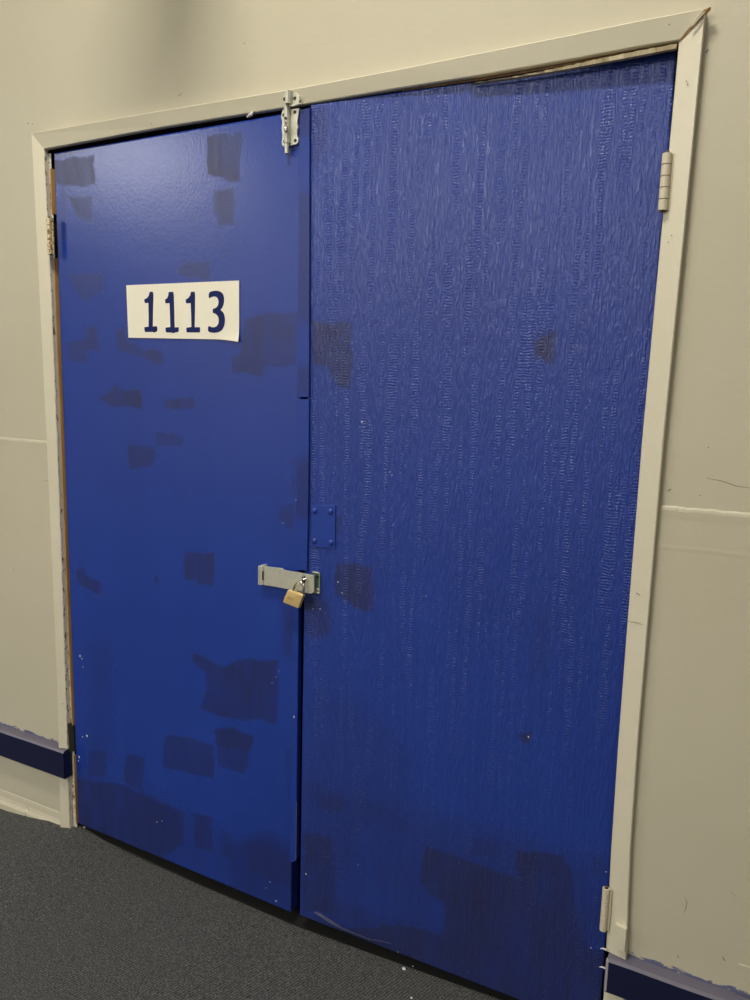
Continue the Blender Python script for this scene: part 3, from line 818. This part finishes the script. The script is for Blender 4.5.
tube(bm, [kz(238, 318, 0.0045), kz(300, 322, 0.003), kz(345, 306, 0.003), kz(405, 292, 0.003)], [0.002, 0.0022, 0.0022, 0.0016], 8)
obj('keeper_lip', bm, 'steel', keep)
for x, y in ((182, 238), (310, 228)):
    bm = B(); disc_dome(bm, kz(x, y, 0.0), 0.0040, 0.0016, 14)
    obj('screw', bm, 'olive', keep, origin=kz(x, y, 0))
# dab of white filler on the header edge left of the bolt
bm = B()
q = at(251.5, 114.5, AF_I - 0.002); q2 = at(247, 117, AF_I + 0.004)
tube(bm, [q2, q, q + Vector((0.006, 0.002, 0.010))], [0.002, 0.0042, 0.001], 9)
obj('filler_dab', bm, 'chip', th, smooth=True, label='dab of white filler under the head architrave')

# ------------------------------------------------------------------ blue patch plate on the grained leaf
pc = RP(323, 526)
bm = B()
slabpoly(bm, [RP(x, y, 0.003) for x, y in ((311.3, 504.5), (335.3, 505.6), (335, 548.8), (311.2, 546.8))], 0.003, 0, 0.0009)
pp = obj('patch_plate', bm, 'blue_metal', dr, origin=pc, label='small blue painted steel plate held by four round screws')
for x, y in ((314.5, 510.8), (330.3, 511.6), (314.2, 541), (331, 542.8)):
    bm = B(); disc_dome(bm, RP(x, y, 0.003), 0.0072, 0.0042, 16)
    s = obj('screw', bm, 'blue_metal', pp, origin=RP(x, y, 0.003), smooth=True)

# ------------------------------------------------------------------ hasp (numbered leaf) and its staple plate (grained leaf)
def hz(x, y, off): return LP(250 + x * 0.10667, 550 + y * 0.10667, off)
def sz(x, y, off): return RP(250 + x * 0.10667, 550 + y * 0.10667, off)
hcx = hz(330, 280, 0)
hasp = empty('hasp', hcx, dl, label='galvanised safety hasp crossing to the other door, padlocked')
HO_ = 0.016
bm = B()
out = [(118, 150), (200, 160), (300, 172), (318, 188), (420, 205), (520, 222), (592, 238), (600, 262), (598, 395), (575, 410), (540, 404), (440, 383), (355, 366), (240, 345), (118, 328)]
slabpoly(bm, [hz(x, y, HO_) for x, y in out], 0.0026, 0, 0.0008)
# folded-back right end
q = [hz(592, 238, HO_), hz(610, 232, 0.004), hz(612, 398, 0.004), hz(575, 410, HO_)]
v = [bm.verts.new(p) for p in q]; w = [bm.verts.new(p + Vector((-0.0024, 0.0006, 0))) for p in q]
bm.faces.new(v); bm.faces.new(list(reversed(w)))
for k in range(4): bm.faces.new((v[k], v[(k + 1) % 4], w[(k + 1) % 4], w[k]))
obj('swinging_plate', bm, 'steel', hasp, origin=hcx)
bm = B()
out = [(82, 148), (98, 143), (124, 149), (124, 328), (100, 330), (83, 325)]
slabpoly(bm, [hz(x, y, HO_ + 0.0024) for x, y in out], HO_ + 0.0024, 0, 0.0016)
tube(bm, [hz(88, 150, HO_ + .001), hz(88, 324, HO_ + .001)], 0.0034, 12)
obj('hinge_barrel', bm, 'steel', hasp, origin=hcx)
bm = B(); slabpoly(bm, [hz(x, y, 0.0048) for x, y in ((124, 160), (330, 190), (330, 350), (124, 318))], 0.005)
obj('back_plate', bm, 'zinc', hasp, origin=hcx)
bm = B(); slabpoly(bm, [hz(x, y, HO_ + 0.0030) for x, y in ((113, 197), (125, 198), (125, 282), (113, 281))], 0.0008)
obj('slot', bm, 'hole', hasp, origin=hcx)
bm = B()
c0 = hz(503, 276, HO_ + 0.0006)
vs = [bm.verts.new(c0 + Vector((math.cos(a) * 0.0052, 0, math.sin(a) * 0.0105))) for a in (2 * math.pi * k / 20 for k in range(20))]
bm.faces.new(vs); r = bmesh.ops.extrude_face_region(bm, geom=bm.faces[:]); bmesh.ops.translate(bm, verts=[g for g in r['geom'] if isinstance(g, bmesh.types.BMVert)], vec=(0, 0.002, 0))
obj('eye_slot', bm, 'hole', hasp, origin=hcx)
bm = B(); disc_dome(bm, hz(578, 252, HO_), 0.0028, 0.0012, 12)
obj('rivet', bm, 'zinc', hasp, origin=hcx)
# staple
stc = sz(625, 300, 0)
stp = empty('hasp_staple', stc, dr, label='green-tarnished staple plate behind the hasp end')
bm = B(); slabpoly(bm, [sz(x, y, 0.0035) for x, y in ((585, 205), (655, 216), (655, 405), (585, 395))], 0.0035, 0, 0.0007)
obj('staple_plate', bm, 'greensteel', stp, origin=stc)
bm = B(); tube(bm, [sz(652, 216, 0.0045), sz(652, 404, 0.0045)], 0.0014, 8); tube(bm, [sz(590, 207, 0.0045), sz(650, 216, 0.0045)], 0.0022, 8); tube(bm, [sz(600, 396, 0.0045), sz(652, 404, 0.0045)], 0.0030, 8)
obj('plate_rim', bm, 'zinc', stp, origin=stc)
for x, y in ((632, 245), (634, 372)):
    bm = B(); disc_dome(bm, sz(x, y, 0.0035), 0.0046, 0.002, 14)
    obj('screw', bm, 'olive' if y < 300 else 'steel', stp, origin=sz(x, y, 0), smooth=True)
# the eye: a steel loop standing out through the hasp slot
bm = B()
ecx = hz(503, 276, HO_)
pts = []
for k in range(13):
    a = math.pi * k / 12
    pts.append(Vector((ecx.x, ecx.y + 0.003 - 0.013 * math.sin(a), ecx.z + 0.0075 * math.cos(a))))
pts = [pts[0] + Vector((0, 0.014, 0))] + pts + [pts[-1] + Vector((0, 0.014, 0))]
tube(bm, pts, 0.0026, 10)
obj('staple_eye', bm, 'chrome', stp, origin=stc, smooth=True)

# ------------------------------------------------------------------ padlock, hanging askew from the eye
PO = HO_ + 0.012
def pz(x, y, off=PO): return LP(275 + x * 50 / 750, 575 + y * 50 / 750, off)
pc_ = pz(290, 350)
pad = empty('padlock', pc_, None, label='small brass padlock with steel shackle hanging tilted from the hasp', category='padlock')
bm = B()
q = [pz(212, 216), pz(442, 296), pz(372, 493), pz(138, 398)]
q = [p + Vector((0, -0.007, 0)) for p in q]
def roundq(q, r=0.10):
    o = []
    for i in range(4):
        a, b, c = q[i - 1], q[i], q[(i + 1) % 4]
        for t in (0.0, 0.5, 1.0):
            p0 = b + (a - b) * r; p1 = b + (c - b) * r
            o.append((p0.lerp(b, 0.0) * (1 - t) ** 2 + b * 2 * t * (1 - t) + p1 * t * t))
    return o
rq = roundq(q, 0.05)
prism(bm, rq, [p + Vector((0, 0.011, 0)) for p in rq], 0, 0.0016, 3)
obj('body', bm, 'brass', pad, origin=pc_, smooth=True)
bm = B()
mid = PO
sh = [pz(275, 250), pz(285, 200), pz(305, 150), pz(340, 118), pz(375, 108), pz(405, 125), pz(428, 160), pz(432, 210), pz(420, 285)]
sh2 = []
for i in range(len(sh) - 1):
    for t in (0, .33, .66): 
        a0 = sh[max(i - 1, 0)]; a1 = sh[i]; a2 = sh[i + 1]; a3 = sh[min(i + 2, len(sh) - 1)]
        sh2.append(0.5 * ((2 * a1) + (a2 - a0) * t + (2 * a0 - 5 * a1 + 4 * a2 - a3) * t * t + (3 * a1 - a0 - 3 * a2 + a3) * t ** 3))
sh2.append(sh[-1])
tube(bm, sh2, 0.0033, 12)
obj('shackle', bm, 'chrome', pad, origin=pc_, smooth=True)
# second bow of the eye ring catching the shackle
bm = B()
tube(bm, [pz(408, 118, PO - .002), pz(412, 90, PO + .001), pz(432, 60, PO + .002), pz(452, 52, PO), pz(458, 72, PO - .004)], 0.0024, 10)
obj('shackle_shoulder', bm, 'chrome', pad, origin=pc_, smooth=True)
# worn engraving on the face
bm = B(); e0 = q[0]; eu = (q[1] - q[0]); ev = (q[3] - q[0])
def pe(u, v): return e0 + eu * u + ev * v + Vector((0, -0.00015, 0))
for st in ([(.20, .62), (.17, .50), (.22, .42)], [(.22, .60), (.30, .44)], [(.32, .58), (.36, .48), (.41, .60)], [(.45, .50), (.44, .60), (.51, .60)], [(.55, .50), (.60, .58)]):
    tube(bm, [pe(u, v) for u, v in st], 0.00045, 6)
M['engrave'] = mat('worn_engraving', (0.42, 0.27, 0.08), 0.5, 0.7)
obj('engraving', bm, 'engrave', pad, origin=pc_)

# ------------------------------------------------------------------ number sign
def gz(x, y, off): return LP(120 + x / 6.0, 270 + y / 6.0, off)
SO = 0.0028
sc_c = gz(375, 250, 0)
sign = empty('number_sign', sc_c, None, label='cream card sign reading 1113 in navy, stuck on the smooth door', category='sign')
bm = B()
TLs, TRs, BRs, BLs = gz(37.5, 91.5, SO), gz(713.5, 63, SO), gz(714, 418, SO), gz(50, 406, SO)
nx_, ny_ = 40, 20
def surf(u, v):
    p = TLs.lerp(TRs, u).lerp(BLs.lerp(BRs, u), v)
    k = max(0.0, (u + v - 1.78) / 0.22)          # lower right corner curls off the door
    return p + Vector((0.0008 * k, -0.005 * k * k, -0.0055 * k * k))
fr = [[bm.verts.new(surf(i / nx_, j / ny_)) for j in range(ny_ + 1)] for i in range(nx_ + 1)]
bk = [[bm.verts.new(surf(i / nx_, j / ny_) + Vector((0, 0.0008 if (i / nx_ + j / ny_) > 1.78 else 0.0022, 0))) for j in range(ny_ + 1)] for i in range(nx_ + 1)]
for i in range(nx_):
    for j in range(ny_):
        bm.faces.new((fr[i][j], fr[i][j + 1], fr[i + 1][j + 1], fr[i + 1][j])); bm.faces.new((bk[i][j], bk[i + 1][j], bk[i + 1][j + 1], bk[i][j + 1]))
for i in range(nx_):
    for j in (0, ny_): bm.faces.new((fr[i][j], fr[i + 1][j], bk[i + 1][j], bk[i][j]))
for j in range(ny_):
    for i in (0, nx_): bm.faces.new((fr[i][j], bk[i][j], bk[i][j + 1], fr[i][j + 1]))
obj('card', bm, 'paper', sign, origin=sc_c)
ones = [
 [(178, 131), (194, 130), (199, 140), (200, 160), (197, 250), (196, 339), (220, 337), (224, 352), (222, 368), (212, 371), (205, 375), (196, 371), (150, 371), (147, 360), (146, 343), (171, 340), (172, 280), (170, 197), (150, 198), (147, 190), (145, 177), (162, 168), (172, 155), (175, 142)],
 [(292, 132), (318, 131), (322, 150), (325, 250), (327, 344), (351, 343), (352, 358), (350, 371), (330, 374), (322, 379), (310, 375), (276, 374), (273, 360), (272, 346), (302, 342), (300, 280), (297, 198), (273, 200), (271, 190), (269, 178), (284, 168), (290, 150)],
 [(425, 131), (447, 130), (450, 150), (449, 250), (447, 343), (479, 343), (480, 358), (479, 374), (440, 374), (400, 374), (398, 360), (398, 346), (428, 342), (427, 280), (424, 198), (397, 200), (395, 190), (393, 178), (410, 168), (421, 152)],
]
three = [(531, 150), (536, 132), (560, 125), (590, 124), (613, 137), (624, 160), (624, 195), (614, 225), (600, 240), (618, 252), (629, 280), (629, 318), (619, 350), (600, 370), (570, 377), (545, 375), (528, 368), (527, 352), (530, 334), (550, 344), (574, 343), (590, 325), (593, 300), (587, 276), (572, 261), (557, 259), (556, 246), (558, 231), (574, 229), (588, 213), (592, 190), (586, 167), (570, 157), (550, 160), (534, 172)]
for k, d in enumerate(ones + [chaikin([Vector((x, y, 0)) for x, y in three], 1)]):
    bm = B(); d = [(p[0], p[1]) for p in d]
    slabpoly(bm, [gz(x, y, SO + 0.0006) for x, y in d], 0.0007)
    me_c = gz(sum(p[0] for p in d) / len(d), 250, SO)
    obj('digit', bm, 'ink', sign, origin=me_c, label='navy numeral 3' if k == 3 else 'navy numeral 1')

# ------------------------------------------------------------------ scuffs, nail holes and hairline cracks
M['scuff'] = mat('grey_brown_scuff', (0.26, 0.22, 0.15), 0.8)
def marks(parent, name, lines, lab):
    bm = B()
    for pts, r, Y in lines:
        if len(pts) == 1: pts = [pts[0], (pts[0][0] + 0.8, pts[0][1] + 0.8)]
        P = [at(x, y, Y) for x, y in pts]; n0 = len(bm.verts)
        tube(bm, P, [r * (0.5 if i in (0, len(P) - 1) and len(P) > 2 else 1.0) for i in range(len(P))], 6)
        bm.verts.ensure_lookup_table()
        for v in bm.verts[n0:]: v.co.y = Y + (v.co.y - Y) * 0.25
    obj(name, bm, 'scuff', parent, label=lab)
wall_o = bpy.data.objects['wall_back']
W2 = WALL - 0.0021
marks(wall_o, 'scuff_marks', [([(27.5, 123)], .0022, WALL), ([(32, 123.3)], .0016, WALL), ([(707, 51)], .0032, WALL), ([(706, 53), (708, 49)], .0016, WALL),
    ([(683, 894), (687, 902), (686, 908), (683.5, 914)], .0009, W2), ([(722.5, 956), (723.5, 959), (725.5, 961)], .0018, W2), ([(737.5, 994), (740.5, 998)], .0024, W2),
    ([(677, 955), (679, 958)], .0012, W2), ([(13.5, 569)], .0022, W2), ([(178, 96.5), (181.5, 93.5)], .0012, WALL), ([(244, 43), (245, 44)], .0014, WALL),
    ([(706, 478), (722, 481), (736, 486), (750, 488)], .0010, WALL), ([(708, 447)], .0016, WALL), ([(668, 491), (671, 489)], .0018, WALL), ([(700, 495)], .0013, WALL),
    ([(690, 728)], .0012, W2), ([(733, 807), (739, 809)], .0007, W2), ([(731, 892), (736, 897)], .0008, W2), ([(712, 585)], .0010, W2)], 'small scuffs and nail holes in the cream wall')
marks(tr, 'hairline_cracks', [([(627.5, 621.5), (636, 622.5), (645.5, 625.5)], .0007, AF_O + 0.0070), ([(686, 81)], .0013, AF_O + .0055), ([(687.3, 83.5)], .0011, AF_O + .0055), ([(671, 235)], .0012, AF_O + .006), ([(668, 242)], .0012, AF_O + .006),
    ([(636, 593), (640, 595)], .0010, AF_O + .007)], 'hairline crack and nail holes in the wide architrave')
marks(th, 'nail_holes', [([(669, 24)], .0016, AF_O + .004), ([(318, 88), (319.5, 93)], .0010, AF_O + .006), ([(322, 86), (324, 88)], .0008, AF_O + .005), ([(151, 123)], .0010, AF_O + .006)], 'nail holes and scuffs in the head architrave')
marks(tl, 'hairline_cracks', [([(42, 481.5), (47, 480.5), (52, 483)], .0007, AF_O + .003), ([(57, 735), (61, 722), (64, 727)], .0006, AF_O + .004), ([(59, 705), (64, 703)], .0006, AF_O + .004)], 'hairline cracks in the narrow architrave')

# ------------------------------------------------------------------ crumbs of white paint on the carpet
def on_floor(x, y):
    d = ray(x, y); t = (FZ - CAM.z) / d.z; p = CAM + d * t
    for _ in range(4):
        t = (floor_z(p.x, p.y) + 0.001 - CAM.z) / d.z; p = CAM + d * t
    return p
def crumb(x, y, r, seed, lab):
    p = on_floor(x, y); rng = random.Random(seed); bm = B()
    bmesh.ops.create_icosphere(bm, subdivisions=2, radius=r, matrix=Matrix.Translation(p + Vector((0, 0, r * 0.35))))
    for v in bm.verts:
        dv = v.co - p; v.co = p + Vector((dv.x * 1.1, dv.y, dv.z * 0.55)) * (1 + 0.35 * noise.noise(v.co * 260 + Vector((seed, 0, 0))))
    obj('paint_crumb', bm, 'chip', None, origin=p, label=lab, category='paint crumb', group='white paint crumbs on the carpet')
crumb(404, 969, 0.0042, 1, 'largest white paint crumb on carpet in front of the grained door')
crumb(413, 966.5, 0.0022, 2, 'tiny white crumb against the grained door, just behind the largest crumb')
crumb(84.5, 827.5, 0.0035, 3, 'white paint crumb on carpet by the numbered door hinge corner')
crumb(411.5, 998, 0.0028, 4, 'white crumb on carpet at the bottom picture edge')

# unseen box added above the view to throw the soft shadow high on the wall
bm = B(); bx = 0.575
box(bm, bx - 0.085, bx + 0.085, -0.42, -0.30, 2.66, 2.82, 0.008)
fx = obj('shadow_caster_box', bm, 'trim', None, origin=(bx, -0.36, 2.66), label='unseen cream box added above the numbered door to cast the wall shadow', category='shadow caster')
bm = B(); tube(bm, [(bx, -0.36, 2.815), (bx, -0.36, HW)], 0.008, 10)  # rod added to carry the shadow-casting box
obj('rod', bm, 'zinc', fx)

# ------------------------------------------------------------------ lights
def area(name, loc, sx, sy, power, col, rot=(0, 0, 0)):
    l = bpy.data.lights.new(name, 'AREA'); l.shape = 'RECTANGLE'; l.size = sx; l.size_y = sy; l.energy = power; l.color = col
    o = bpy.data.objects.new(name, l); C.objects.link(o); o.location = loc; o.rotation_euler = rot; return o
WARM, COOL = (1.0, 0.93, 0.79), (1.0, 0.995, 0.97)
area('ceiling_lamp', (0.95, -1.35, 4.02), 0.9, 0.24, 70, WARM)
area('hall_fill_light', (-3.6, -3.7, 3.40), 1.5, 0.5, 112, COOL)  # unseen light added for fill and the sheen on the numbered leaf
area('hall_fill_light', (-0.2, -4.6, 3.40), 1.6, 0.5, 105, COOL)  # unseen light added for fill and sheen on the grained leaf
area('hall_fill_light', (3.2, -3.3, 3.40), 1.2, 0.5, 18, COOL)  # unseen weak fill light added on the right
w = bpy.data.worlds.new('world'); w.use_nodes = True; sc.world = w
w.node_tree.nodes['Background'].inputs[0].default_value = (1.0, 0.93, 0.80, 1); w.node_tree.nodes['Background'].inputs[1].default_value = 0.25
sc.view_settings.view_transform = 'Standard'; sc.view_settings.look = 'None'
sc.view_settings.exposure = 0.0; sc.view_settings.gamma = 1.0; sc.view_settings.use_curve_mapping = False
